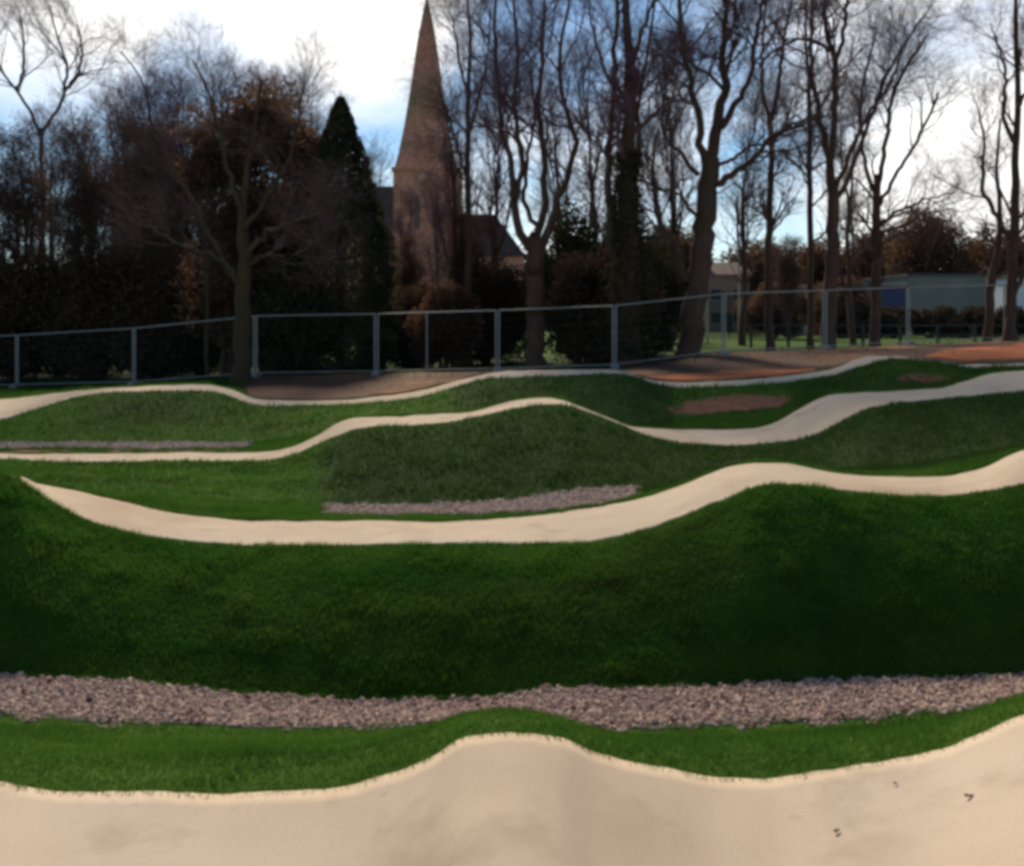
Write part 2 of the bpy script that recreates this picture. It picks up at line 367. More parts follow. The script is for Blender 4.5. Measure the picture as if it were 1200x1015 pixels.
def strip(name, p0, p1, sa, sb, off, material, label=None, cat=None, kind='structure', wob=.06, taper=(0, 0), step=6, rows=24, wseed=1):
    """a sheet laid on the ground between two lines, with a turned-down edge"""
    p = np.arange(p0, p1 + .1, step)
    fa = sa(p) if callable(sa) else np.full(len(p), float(sa)); fb = sb(p) if callable(sb) else np.full(len(p), float(sb))
    fa = fa + wob * vnoise(p / 16.0, p * 0, wseed) * .5; fb = fb + wob * vnoise(p / 13.0, p * 0 + 7, wseed) * .5
    if taper[0]: w = np.clip((p - p0) / taper[0], .02, 1) ** .6; mid = (fa + fb) / 2; fa = mid + (fa - mid) * w; fb = mid + (fb - mid) * w
    if taper[1]: w = np.clip((p1 - p) / taper[1], .02, 1) ** .6; mid = (fa + fb) / 2; fa = mid + (fa - mid) * w; fb = mid + (fb - mid) * w
    t = np.linspace(0, 1, rows)[:, None]
    S = fa[None] * (1 - t) + fb[None] * t; P = np.repeat(p[None], rows, 0)
    V = surf(P.ravel(), S.ravel(), off).reshape(rows, len(p), 3)
    lo = V[:1].copy(); lo[..., 2] -= off + .05; hi = V[-1:].copy(); hi[..., 2] -= off + .05
    V = np.concatenate([lo, V, hi]); n, k = V.shape[:2]
    a = np.arange(n - 1)[:, None] * k + np.arange(k - 1)[None, :]
    Qd = np.stack([a, a + 1, a + k + 1, a + k], -1).reshape(-1, 4)
    o = link(name, mesh_from(V.reshape(-1, 3), Qd, 4, smooth=True), material)
    return tag(o, label, cat, kind=kind)
strip('track_path', -600, 1800, 2.0, 3.0, .007, M['track'], 'pale sandy near track rising over a hump at the bottom of the photo', wob=.006, rows=24)
strip('track_path', 14, 1800, 6, 7, .007, M['track'], 'pale sandy middle track with a pointed left end above the long dark grass bank', wob=.04, step=4)
strip('track_path', -300, 1800, 10, 11, .007, M['track'], 'pale sandy track running over the dark middle mound', wob=.04, step=4)
strip('track_path', -300, 1800, 14, 15, .007, M['track'], 'narrow pale sandy track farthest back, below the wire fence', wob=.04, step=4)
strip('soil_bank', 272, 1500, 15.12, 17.12, .014, M['soil'], 'bare brown and orange soil below the wire fence', wob=.10, taper=(30, 0))
strip('orange_soil', 745, 955, 15.15, lambda p: 15.15 + .95 * np.sin(np.clip((p - 735) / 260, 0, 1) * np.pi) ** .5, .035, M['orange'], wob=.1, wseed=4)
strip('orange_soil', 1085, 1400, 15.35, 16.5, .035, M['orange'], wob=.15, taper=(60, 0), wseed=5)
strip('orange_soil', 428, 520, 15.14, 15.75, .035, M['orange'], wob=.15, taper=(30, 50), wseed=6)
strip('red_soil', 783, 932, 12.95, 13.55, .012, M['redsoil'], wob=.12, taper=(70, 60), wseed=7)
strip('red_soil', 1050, 1120, 13.2, 13.45, .012, M['redsoil'], wob=.12, taper=(30, 30), wseed=8)
strip('brown_soil', 0, 296, 11.25, 11.8, .010, M['redsoil'], wob=.08, taper=(20, 30), wseed=9)

# gravel : real stones
phi = (1 + 5 ** .5) / 2
ICO = norm(np.array([(-1, phi, 0), (1, phi, 0), (-1, -phi, 0), (1, -phi, 0), (0, -1, phi), (0, 1, phi), (0, -1, -phi), (0, 1, -phi), (phi, 0, -1), (phi, 0, 1), (-phi, 0, -1), (-phi, 0, 1)]))
ICF = np.array([(0,11,5),(0,5,1),(0,1,7),(0,7,10),(0,10,11),(1,5,9),(5,11,4),(11,10,2),(10,7,6),(7,1,8),(3,9,4),(3,4,2),(3,2,6),(3,6,8),(3,8,9),(4,9,5),(2,4,11),(6,2,10),(8,6,7),(9,8,1)])
def rotmats(n, g):
    q = norm(g.normal(size=(n, 4))); w, x, y, z = q.T
    return np.stack([1-2*(y*y+z*z), 2*(x*y-z*w), 2*(x*z+y*w), 2*(x*y+z*w), 1-2*(x*x+z*z), 2*(y*z-x*w), 2*(x*z-y*w), 2*(y*z+x*w), 1-2*(x*x+y*y)], -1).reshape(n, 3, 3)
def stones(name, n, p0, p1, sa, sb, r0, r1, label, seed, edge=.12):
    g = np.random.default_rng(seed)
    p = g.uniform(p0, p1, n)
    fa = (sa(p) if callable(sa) else sa) + edge * vnoise(p / 14, p * 0, seed); fb = (sb(p) if callable(sb) else sb) + edge * vnoise(p / 9, p * 0 + 3, seed)
    t = g.uniform(0, 1, n); s = np.minimum(fa * (1 - t) + fb * t, {11: 4.97, 12: 8.93, 13: 12.95}[seed] + .03 * vnoise(p / 7, p * 0 + 2, 4))
    c = surf(p, s); r = g.uniform(r0 * .85, r1 * .9, n) * (1 + .4 * (g.random(n) > .9))
    c[:, 2] += r * g.uniform(.0, .7, n)
    v = ICO[None] * (1 + g.uniform(-.22, .22, (n, 12, 1))) * np.stack([g.uniform(.8, 1.3, n), g.uniform(.7, 1.1, n), g.uniform(.5, .9, n)], -1)[:, None, :] * r[:, None, None]
    v = np.einsum('nij,nkj->nki', rotmats(n, g), v) + c[:, None, :]
    Fc = ICF[None] + np.arange(n)[:, None, None] * 12
    tint = np.repeat(np.clip(g.normal({11: .34, 12: .05, 13: .0}[seed], .32, n), 0, 1), 12)
    o = link(name, mesh_from(v.reshape(-1, 3), Fc.reshape(-1, 3), 3, {'tint': tint}), M['stone'])
    return tag(o, label, 'gravel', kind='stuff')
strip('gravel_bed', -500, 1700, 4.0, 4.95, .006, M['gravelbed'], wob=.05)
stones('gravel', 30000, -300, 1500, 4.0, 5.0, .010, .020, 'mauve grey gravel filling the ditch below the long dark grass bank', 11)
cen_a = lambda p: 8.02 + 0 * p
cen_b = lambda p: 8.95 + 0 * p
strip('gravel_bed', 380, 752, 8.1, 8.85, .006, M['gravelbed'], wob=.1, taper=(20, 30))
stones('gravel', 9000, 378, 752, 8.05, 8.95, .010, .022, 'pale gravel patch at the foot of the dark middle mound', 12, edge=.10)
strip('gravel_bed', -100, 292, 12.1, 12.9, .006, M['gravelbed'], wob=.1, taper=(0, 20))
stones('gravel', 7000, -120, 296, 12.05, 12.95, .014, .028, 'thin strip of pale gravel at the foot of the mound far left', 13)

# grass blades
def blades(name, spec, label, seed, scale=1.0):
    g = np.random.default_rng(seed); P = []; Sx = []
    for (n, a, b, p0, p1) in spec:
        P.append(g.uniform(p0, p1, n)); Sx.append(g.uniform(a, b, n))
    p = np.concatenate(P); s = np.concatenate(Sx)
    keep = np.ones(len(p), bool)
    keep &= ~((s > 8.1) & (s < 8.85) & (p > 385) & (p < 745) & (g.random(len(p)) > .03))
    keep &= ~((s > 12.1) & (s < 12.9) & (p < 290) & (g.random(len(p)) > .04))
    keep &= ~((s > 11.2) & (s < 11.8) & (p < 290))
    keep &= ~((s > 12.98) & (s < 13.5) & (p > 800) & (p < 920) & (g.random(len(p)) > .25))
    keep &= ~((s > 6.0) & (s < 7.0) & (p > 24))
    p = p[keep]; s = s[keep]; n = len(p)
    c = surf(p, s); d = np.maximum(c[:, 1], 3)
    tuft = .6 + .5 * np.clip(vnoise(c[:, 0] * 4, c[:, 1] * 4, 21) + vnoise(c[:, 0] * 11, c[:, 1] * 11, 22) * .6 + .3, 0, 1.5)
    h = (.016 + .0030 * d) * g.uniform(.6, 1.4, n) * tuft * scale; w = (.0012 * d + .001) * g.uniform(.6, 1.2, n)
    a = g.uniform(0, 2 * np.pi, n); side = np.stack([np.cos(a), np.sin(a), a * 0], -1) * w[:, None] * .5
    b = g.uniform(0, 2 * np.pi, n); lean = np.stack([np.cos(b), np.sin(b), b * 0], -1) * (h * g.uniform(.1, .8, n))[:, None]
    lean[:, 0] += .25 * h
    top = c + lean; top[:, 2] += h
    c[:, 2] -= .006
    V = np.stack([c - side, c + side, top], 1).reshape(-1, 3)
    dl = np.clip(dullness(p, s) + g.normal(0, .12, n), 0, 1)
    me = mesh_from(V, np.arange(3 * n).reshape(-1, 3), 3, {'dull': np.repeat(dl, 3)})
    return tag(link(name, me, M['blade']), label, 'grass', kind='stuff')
blades('grass', [(105000, 3.02, 3.97, -300, 1500), (5400, 2.985, 3.02, -300, 1500), (3300, 3.97, 4.06, -300, 1500)], 'mown grass verge between the near track and the gravel ditch', 31)
blades('grass', [(300000, 4.96, 6.0, -300, 1500), (30000, 5.97, 7.05, -300, 24)], 'long dark grass bank rising from the gravel ditch to the middle track', 32)
blades('grass', [(235000, 7.0, 10.0, -230, 1430)], 'green lawn and dark mound between the middle track and the track behind it', 33)
blades('grass', [(135000, 11.0, 14.0, -230, 1430)], 'grass dips and mounds in front of the farthest track', 34)
blades('grass', [(14000, 15.0, 17.1, -60, 290), (3000, 16.0, 18.0, 280, 1260), (6000, 15.0, 17.1, -300, -60)], 'thin grass at the foot of the wire fence', 35)

# specks on the near track
for k, (px, py, r, lab) in enumerate([(1135, 940, .016, 'dark clod of mud far right on the near sandy track'), (1047, 922, .010, 'small dark clod on the near sandy track, nearest to its grass edge'),
                              (981, 984, .013, 'dark crumb of mud low on the right of the hump'), (942, 915.5, .009, 'tiny dark clod on the grass edge of the near track')]):
    s = 2.2
    for it in range(60):
        q = surf(np.array([px]), np.array([s]))[0]
        if 370 + F * (EYE - q[2]) / q[1] < py: break
        s += .014
    r *= .55; g = np.random.default_rng(60 + k); Vv = []; Ff = []
    for j in range(3):
        c = np.array([q[0] + g.normal(0, r), q[1] + g.normal(0, r), q[2] + .016 + r * .25])
        Vv.append(ICO * (1 + g.uniform(-.25, .25, (12, 1))) * np.array([1.4, 1.0, .45]) * r * g.uniform(.5, 1) + c); Ff.append(ICF + 12 * j)
    tag(link('mud_clod', mesh_from(np.concatenate(Vv), np.concatenate(Ff), 3), M['mud']), lab, 'clod', 'mud clods on the near track')

# ------------------------------------------------------------------ temporary wire fence
def wp(px, py, Y): return np.array([(px - 600) / F * Y, Y, EYE - (py - 370) / F * Y])
JT = [np.array([(x - 600) / F * y, y, EYE - (b - 370) / F * y + .04]) for x, b, y in zip(JX, JB, JY)]
PL = ['leftmost wire fence panel, running out of the photo behind the wide track', 'wire fence panel left of the first bright double post',
      'wire fence panel with a thin green sapling just left of the mossy trunk', 'wire fence panel just right of the mossy trunk, below the conifer',
      'bright wire fence panel with an extra middle post, below the church spire', 'wire fence panel in front of the forked tree, right of the spire',
      'dim wire fence panel in front of the ivy clad trunk and the stout dark trunk', 'dim wire fence panel just right of the stout dark leaning trunk',
      'wire fence panel in front of the blue shed', 'wire fence panel in front of the grey hall', 'rightmost wire fence panel, below the white board']
for i in range(len(JT) - 1):
    a, b = JT[i], JT[i+1]; dv = b - a; wl_ = math.hypot(dv[0], dv[1]); ang = math.atan2(dv[1], dv[0])
    root = empty('wire_fence', a, PL[i], 'fence panel', 'wire fence panels behind the tracks', rz=ang)
    step = dv[2]; Ht = 1.93; e = .05
    if i == 1: step0 = step
    def zz(x): return step * x / wl_
    for nm, z in (('top_rail', Ht), ('bottom_rail', .10)):
        m = MB(); m.tube([(e, 0, z + zz(e)), (wl_/2, 0, z + zz(wl_/2)), (wl_ - e, 0, z + zz(wl_ - e))], .021 if nm == 'top_rail' else .016, 8); m.build(nm, M['steel'], root, True)
    for x in (e, wl_ - e):
        m = MB(); m.tube([(x, 0, -.02 + zz(x)), (x, 0, 1 + zz(x)), (x, 0, Ht + .02 + zz(x))], .026, 8); m.build('post', M['steel'], root, True)
    if i == 4:
        x = wl_ * .42; m = MB(); m.tube([(x, 0, zz(x)), (x, 0, 1 + zz(x)), (x, 0, Ht + zz(x) - .02)], .022, 8); m.build('middle_post', M['steel'], root, True)
    xs = np.arange(e + .1, wl_ - e, .11)
    Pt = np.stack([np.stack([xs, xs*0, .1 + zz(xs)], -1), np.stack([xs, xs*0, Ht + zz(xs)], -1)], 1)
    V, Qd = tubes(Pt, np.full((len(xs), 2), 0.0014), 3); m = MB(); m.add(V, Qd)
    for z in np.arange(.35, 1.8, .26): m.tube([(e, 0, z + zz(e)), (wl_ - e, 0, z + zz(wl_ - e))], 0.0014, 3)
    m.build('wire_mesh', M['wire'], root)
FL = ['', 'concrete fence foot beside the wide left track', 'concrete fence foot under the first bright double post at the left', 'concrete fence foot next to the mossy trunk',
      'concrete fence foot below the right side of the conifer', 'concrete fence foot between the spire and the forked tree', 'concrete fence foot in front of the ivy clad trunk',
      'concrete fence foot between the stout leaning trunk and the pale pole', 'concrete fence foot in front of the tall slim straight trunk', 'concrete fence foot right of the crest of the farthest track',
      'concrete fence foot under the white board at the right edge', '']
for i, j in enumerate(JT):
    if not FL[i]: continue
    m = MB(); x, y, z = j
    m.box(-.11, .11, -.34, .34, -.10, .06); m.box(-.085, .085, -.27, .27, .06, .11)
    o = m.build('concrete_block', M['block']); o.location = (x, y, z); tag(o, FL[i], 'fence foot', 'concrete feet of the wire fence')

# ------------------------------------------------------------------ trees
def resample(pts, rad, n, g, jit=0.0):
    pts = np.asarray(pts, float); d = np.r_[0, np.cumsum(np.linalg.norm(np.diff(pts, axis=0), axis=1))]
    t = np.linspace(0, d[-1], n)
    P = np.stack([pch(d, pts[:, k], t) for k in range(3)], -1); r = np.interp(t, d, rad)
    J = g.normal(0, jit, (n, 3)); J[0] = 0
    return P + J * (r[:, None] * 3 + .03), r
def grow(P, r, m, tmin, length, ang, up, K, g, ratio=.55, rmin=.003, wig=.22, tmax=.98):
    N, Kp, _ = P.shape
    t = (tmin + (tmax - tmin) * g.random((N, m)) ** .8) * (Kp - 1); i = np.clip(t.astype(int), 0, Kp - 2); f = (t - i)[..., None]
    n = np.arange(N)[:, None]
    p0 = P[n, i] * (1 - f) + P[n, i+1] * f; T = norm(P[n, i+1] - P[n, i]); rr = r[n, i] * (1 - f[..., 0]) + r[n, i+1] * f[..., 0]
    tt = t / (Kp - 1)
    p0 = p0.reshape(-1, 3); T = T.reshape(-1, 3); rr = rr.reshape(-1); tt = tt.reshape(-1); n = len(p0)
    q = norm(np.cross(T, g.normal(size=(n, 3)))); a = np.clip(g.normal(ang, .2, n), .2, 1.4)[:, None]
    d = norm(np.cos(a) * T + np.sin(a) * q + np.array([0, 0, up]))
    Lg = length * g.uniform(.55, 1.25, n) * (1.2 - .6 * tt)
    out = np.empty((n, K, 3)); out[:, 0] = p0
    for k in range(1, K):
        out[:, k] = out[:, k-1] + d * (Lg / (K - 1))[:, None]
        d = norm(d + g.normal(0, wig, (n, 3)) + np.array([0, 0, up * .35]))
    r0 = np.clip(rr * ratio * g.uniform(.7, 1.1, n), rmin, None)
    R_ = r0[:, None] * np.linspace(1, .4, K)[None]
    return out, np.maximum(R_, rmin * .7)
def leaf_quads(c, size, g, drop=0.0):
    n = len(c); a = norm(g.normal(size=(n, 3))); b = norm(np.cross(a, g.normal(size=(n, 3)))); s = size * g.uniform(.6, 1.3, n)[:, None]
    V = np.stack([c - a * s, c - b * s * .55, c + a * s, c + b * s * .55], 1).reshape(-1, 3)
    V[:, 2] -= drop
    return V, np.arange(4 * n).reshape(-1, 4)
def branches(chains, g, l1=(12, 2.6), l2=(7, 1.5), l3=(6, .85), l4=(3, .45), up=.25, tmin=.3, twr=.0028):
    """chains list of (P,r) with the same K -> list of (P,r,sides)"""
    P = np.stack([c[0] for c in chains]); r = np.stack([c[1] for c in chains])
    P1, r1 = grow(P, r, l1[0], tmin, l1[1], .85, up, 7, g, .5, .012)
    P2, r2 = grow(P1, r1, l2[0], .2, l2[1], .75, up * .8, 5, g, .55, .0052)
    P3, r3 = grow(P2, r2, l3[0], .2, l3[1], .7, up * .6, 4, g, .6, twr)
    o = [(P1, r1, 5), (P2, r2, 4), (P3, r3, 3)]
    if l4:
        P4, r4 = grow(P3, r3, l4[0], .25, l4[1], .65, up * .5, 3, g, .8, twr * .85); o.append((P4, r4, 3))
    return o
def crown_mesh(sets, origin):
    mb = MB()
    for P, r, n in sets: mb.add(*tubes(P - origin, r, n))
    return mesh_from(np.concatenate(mb.v), np.concatenate(mb.f), 4)
def guided_tree(name, Y, trunk, limbs, label, seed, bark='bark', twig='twig', l1=(15, 3.0), l2=(9, 1.7), l3=(6, .95), l4=(3, .5), tmin=.25, ivy=None, up=.22, spread=1.8, trunkgrow=True):
    g = np.random.default_rng(seed)
    X0 = (trunk[0][0] - 600) / F * Y; z0 = ground_z(X0, Y); org = np.array([X0, Y, z0])
    def world(ch, y1):
        n = len(ch); P = np.array([wp(c[0], c[1], Y) for c in ch]); w = np.array([c[2] * (.86 if c[2] > 15 else .74) for c in ch]) / F * Y / 2
        f = np.linspace(0, 1, n); yy = y1 * f
        P[:, 1] += yy; P[:, 0] *= (Y + yy) / Y; P[:, 2] = EYE + (P[:, 2] - EYE) * (Y + yy) / Y
        return P, w
    P, w = world(trunk, g.uniform(-.3, .3)); P[0, 2] = z0 - .15; w[0] *= 1.35
    hh = P[1, 2] - P[0, 2]
    P = np.insert(P, 1, P[0] * .8 + P[1] * .2, 0); w = np.insert(w, 1, w[1] * 1.05)
    root = empty(name, org, label, 'tree', 'bare trees behind the wire fence')
    tp = resample(P, w, 22, g, .05)
    m = MB(); m.tube(tp[0] - org, tp[1], 12); m.build('trunk', M[bark], root, True)
    ch = []
    lc = []
    for L_ in limbs:
        P, w = world(L_, g.uniform(-spread, spread)); q = resample(P, w, 22, g, .13); lc.append(q)
        m = MB(); m.tube(q[0] - org, q[1], 9); m.build('limb', M[bark], root, True)
    use = lc + ([tp] if trunkgrow or not lc else [])
    sets = branches(use, g, l1, l2, l3, l4, up=up, tmin=tmin)
    link('crown', crown_mesh(sets, org), M[twig], root)
    if ivy:
        z_lo, z_hi, thick, n = ivy; K = 22
        idx = g.uniform(0, 1, n); zt = tp[0][:, 2]; targ = z_lo + (z_hi - z_lo) * idx ** 1.1
        c = np.stack([np.interp(targ, zt, tp[0][:, k]) for k in range(3)], -1); rad = np.interp(targ, zt, tp[1])
        a = g.uniform(0, 2*np.pi, n); rr = rad + np.abs(g.normal(0, 1, n)) * thick * (1 - .6 * idx) * (1 + .5 * vnoise(a * 1.2, targ * 1.5, seed))
        c[:, 0] += np.cos(a) * rr; c[:, 1] += np.sin(a) * rr
        V, Qd = leaf_quads(c - org, .06, g); link('ivy', mesh_from(V, Qd, 4), M['ivy'], root)
    return root

guided_tree('bare_tree', 25.6, [(283, 447, 27), (284, 400, 24), (285, 350, 20), (286, 300, 18), (284, 250, 13), (290, 200, 9), (300, 140, 5), (306, 95, 4)],
    [[(286, 305, 12), (310, 275, 10), (340, 262, 8), (380, 248, 5), (410, 225, 3)],
     [(285, 340, 9), (262, 305, 8), (240, 265, 7), (215, 215, 5), (180, 150, 4), (165, 90, 3), (140, 60, 2)],
     [(285, 270, 9), (310, 235, 7), (335, 195, 5), (350, 140, 4), (356, 95, 2)],
     [(285, 250, 9), (268, 205, 7), (255, 150, 5), (243, 105, 4), (225, 70, 2)],
     [(285, 320, 10), (305, 300, 7), (335, 300, 5), (370, 285, 3)],
     [(280, 330, 9), (250, 300, 7), (215, 290, 5), (175, 265, 3)]],
    'stout mossy bare tree standing in front of the wire fence at the left', 101, bark='mossbark', l1=(10, 1.6), l2=(7, 1.0), tmin=.3, trunkgrow=False)
guided_tree('bare_tree', 43, [(46, 430, 10), (48, 340, 9), (50, 250, 7), (48, 150, 6)],
    [[(48, 160, 6), (35, 130, 5), (15, 100, 4), (-5, 70, 3), (-12, 20, 2)],
     [(48, 155, 6), (62, 140, 5), (75, 110, 5), (78, 75, 4), (68, 45, 3), (58, 5, 2)],
     [(75, 105, 6), (92, 85, 5), (96, 55, 3), (90, 30, 2)], [(20, 105, 5), (28, 70, 4), (25, 20, 2)]],
    'bare tree with a wide V shaped fork at the far left edge', 102, l1=(13, 2.6), l2=(8, 1.5), l3=(6, .9), l4=(2, .4), tmin=.15, trunkgrow=False)
guided_tree('bare_tree', 31, [(628, 410, 28), (627, 350, 25), (626, 300, 24), (628, 278, 22)],
    [[(622, 305, 17), (608, 270, 14), (602, 230, 12), (598, 190, 10), (588, 150, 8), (583, 90, 7), (580, 20, 5), (582, -50, 3)],
     [(632, 295, 16), (648, 250, 12), (665, 205, 10), (674, 170, 9), (668, 140, 8), (658, 110, 7), (656, 60, 6), (668, 0, 4), (676, -50, 3)],
     [(630, 285, 14), (636, 240, 12), (637, 180, 10), (632, 120, 8), (635, 60, 6), (641, -30, 4)],
     [(604, 235, 9), (610, 190, 9), (604, 130, 7), (606, 50, 5), (598, -30, 3)],
     [(628, 270, 9), (615, 230, 8), (618, 190, 6), (626, 140, 4), (622, 80, 3)]],
    'forked bare tree just right of the church spire, its limbs parting in a V', 103, twig='purpletwig', l1=(16, 2.8), l2=(9, 1.6), tmin=.22, trunkgrow=False)
guided_tree('bare_tree', 28.9, [(737, 420, 38), (736, 350, 33), (735, 270, 29), (736, 200, 22), (739, 120, 17), (736, 60, 15), (733, 0, 12), (731, -90, 8), (735, -190, 4)],
    [[(722, 310, 14), (714, 240, 13), (714, 180, 11), (719, 110, 9), (721, 50, 8), (726, -40, 5)],
     [(738, 215, 10), (750, 180, 8), (748, 130, 6), (756, 80, 5), (765, 20, 4), (770, -40, 2)],
     [(736, 150, 9), (722, 110, 6), (705, 70, 5), (692, 20, 3), (688, -40, 2)],
     [(735, 80, 8), (752, 40, 6), (768, -10, 4), (780, -60, 2)]],
    'tallest straight bare tree with an ivy clad lower trunk and a second stem beside it', 104, twig='purpletwig', l1=(13, 2.4), l2=(8, 1.3), ivy=(.6, 7.4, .34, 9000))
guided_tree('bare_tree', 28.5 + 1.2, [(806, 425, 36), (812, 370, 31), (820, 310, 29), (827, 260, 29), (831, 215, 27), (836, 185, 22)],
    [[(826, 215, 16), (822, 175, 13), (817, 130, 11), (806, 85, 9), (797, 30, 8), (792, -40, 5)],
     [(835, 200, 19), (842, 150, 16), (846, 105, 14), (848, 60, 11), (851, 0, 8), (849, -70, 5)],
     [(845, 150, 12), (862, 125, 10), (876, 95, 8), (884, 55, 7), (893, 0, 5), (905, -50, 3)],
     [(840, 215, 14), (866, 200, 10), (888, 180, 8), (905, 158, 7), (935, 148, 5), (965, 135, 3)],
     [(818, 205, 9), (805, 190, 7), (795, 175, 6), (782, 165, 5), (776, 145, 4), (778, 110, 2)],
     [(806, 335, 16), (797, 305, 12), (788, 285, 9), (775, 270, 8), (768, 235, 7), (765, 190, 5), (772, 150, 3)],
     [(822, 260, 8), (806, 240, 6), (790, 225, 5), (770, 222, 3)],
     [(838, 195, 8), (856, 188, 6), (880, 172, 5), (902, 168, 3)]],
    'stout dark bare tree leaning to the right, dividing into five thick limbs', 105, l1=(15, 2.8), l2=(9, 1.6), trunkgrow=False)
guided_tree('bare_tree', 34, [(902, 400, 14), (901, 330, 13), (902, 250, 11), (904, 170, 9), (903, 140, 9)],
    [[(903, 150, 8), (895, 110, 6), (893, 60, 5), (897, 0, 3)], [(903, 150, 8), (912, 100, 7), (918, 50, 5), (930, -10, 3)], [(903, 170, 6), (930, 145, 5), (955, 138, 3)]],
    'slender bare tree just right of the stout leaning one, its stem straight and dark', 106, twig='purpletwig', l1=(8, 2.0), l2=(6, 1.2), l3=(5, .8))
guided_tree('bare_tree', 37, [(950, 400, 11), (950, 320, 10), (949, 240, 9), (949, 160, 8), (947, 90, 6), (944, 30, 4), (946, -30, 2)], [],
    'thinnest straight bare tree, left of the tall reddish forked one', 107, l1=(26, 1.8), l2=(6, 1.1), l3=(5, .7))
guided_tree('bare_tree', 31, [(970, 412, 23), (973, 350, 19), (976, 290, 17), (977, 240, 16), (974, 205, 14), (972, 180, 12)],
    [[(973, 195, 11), (966, 160, 10), (956, 110, 8), (950, 60, 6), (952, 0, 4), (945, -50, 3)],
     [(973, 190, 12), (978, 130, 10), (978, 70, 9), (970, 45, 7), (966, 0, 5), (960, -60, 3)],
     [(978, 72, 8), (988, 45, 7), (992, 0, 5), (1000, -60, 3)],
     [(977, 240, 10), (995, 205, 8), (1012, 165, 7), (1030, 110, 6), (1055, 60, 4), (1085, 15, 3)],
     [(976, 225, 8), (1000, 170, 7), (1020, 130, 5), (1045, 95, 4), (1060, 50, 2)],
     [(972, 60, 6), (945, 45, 5), (915, 55, 4), (890, 75, 3)]],
    'tall reddish bare tree with forking limbs in front of the pale blue container', 108, twig='purpletwig', l1=(15, 2.8), l2=(9, 1.6), trunkgrow=False)
guided_tree('bare_tree', 32.5, [(1024, 405, 17), (1027, 340, 15), (1028, 280, 14), (1027, 235, 12), (1029, 205, 10)],
    [[(1029, 215, 8), (1038, 170, 7), (1044, 120, 6), (1062, 80, 5), (1088, 40, 3)],
     [(1028, 235, 8), (1014, 190, 6), (1008, 140, 5), (1016, 80, 4), (1030, 30, 2)],
     [(1029, 245, 7), (1050, 205, 6), (1075, 165, 5), (1100, 110, 3)],
     [(1028, 265, 6), (1058, 245, 5), (1092, 232, 3), (1120, 225, 2)],
     [(1028, 275, 6), (1056, 265, 5), (1085, 250, 3), (1118, 245, 2)],
     [(1028, 290, 5), (1050, 275, 4), (1075, 268, 2)]],
    'fan shaped bare tree with low spreading limbs, standing before the blue shed', 109, l1=(9, 2.0), l2=(6, 1.2), l3=(5, .7))
guided_tree('bare_tree', 30.8, [(1184, 392, 18), (1186, 330, 15), (1189, 260, 14), (1191, 190, 11), (1193, 110, 9), (1190, 40, 7), (1193, -40, 4)],
    [[(1187, 290, 9), (1172, 262, 8), (1158, 238, 7), (1152, 205, 6), (1154, 165, 4), (1146, 130, 3)],
     [(1190, 170, 8), (1176, 135, 6), (1178, 90, 5), (1165, 40, 3)], [(1192, 130, 8), (1206, 95, 6), (1215, 40, 4)],
     [(1186, 350, 9), (1200, 320, 7), (1225, 280, 5)]],
    'bare tree at the right edge with one crooked limb bending out to the left', 110, l1=(9, 2.0), l2=(6, 1.1), l3=(5, .7), spread=1.0)
guided_tree('bare_tree', 32.2, [(1157, 392, 14), (1161, 340, 13), (1168, 300, 11), (1172, 255, 8), (1168, 200, 5), (1172, 140, 3)], [],
    'short curved bare tree close to the left of the tree at the right edge', 111, l1=(12, 1.4), l2=(5, .9), l3=(4, .6))
guided_tree('bare_tree', 36, [(550, 415, 13), (549, 330, 12), (549, 250, 10), (548, 180, 9), (549, 110, 7), (551, 50, 5), (545, -20, 3)],
    [[(548, 210, 6), (535, 170, 5), (524, 130, 4), (510, 95, 2)], [(549, 160, 6), (562, 110, 5), (572, 60, 3), (575, 10, 2)], [(549, 120, 5), (538, 70, 4), (530, 20, 2)]],
    'slim dark bare tree touching the right side of the spire', 112, l1=(14, 2.0), l2=(7, 1.2), l3=(6, .8))
guided_tree('bare_tree', 27.6 + 2, [(242, 442, 7), (242, 400, 6), (243, 340, 5), (240, 280, 4), (243, 220, 2)], [],
    'thin greenish sapling behind the fence, left of the mossy trunk', 113, bark='mossbark', l1=(14, .9), l2=(4, .5), l3=(3, .3), l4=None, tmin=.5)

# tree kinds for the wood behind: built once, then copied
def auto_proto(seed, H, rw, nl, l1, l2, l3, bark, twig, leaves=None, tmin=.22):
    g = np.random.default_rng(seed)
    P = np.stack([g.normal(0, .15, 9).cumsum() * .5, g.normal(0, .15, 9).cumsum() * .5, np.linspace(-.1, H * .82, 9)], -1)
    P[:, :2] -= P[0, :2]
    tp = resample(P, np.linspace(rw, rw * .15, 9), 22, g, .03)
    mt = MB(); mt.tube(tp[0], tp[1], 9)
    Lm, rm = grow(tp[0][None], tp[1][None], nl, tmin, H * .36, .6, .4, 22, g, .6, .03, wig=.06)
    mt.add(*tubes(Lm, rm, 6))
    sets = branches([(Lm[i], rm[i]) for i in range(len(Lm))] + [tp], g, l1, l2, l3, None, up=.22, tmin=.2, twr=.0036)
    parts = [('trunk', mesh_from(np.concatenate(mt.v), np.concatenate(mt.f), 4, smooth=True), M[bark]), ('crown', crown_mesh(sets, np.zeros(3)), M[twig])]
    if leaves:
        n, size, lm = leaves; T = sets[-1][0]; q = g.integers(0, len(T), n); c = T[q, g.integers(1, T.shape[1], n)] + g.normal(0, .15, (n, 3))
        V, Qd = leaf_quads(c, size, g); parts.append(('leaves', mesh_from(V, Qd, 4), M[lm]))
    for nm, me, mt_ in parts: me.materials.append(mt_)
    return parts
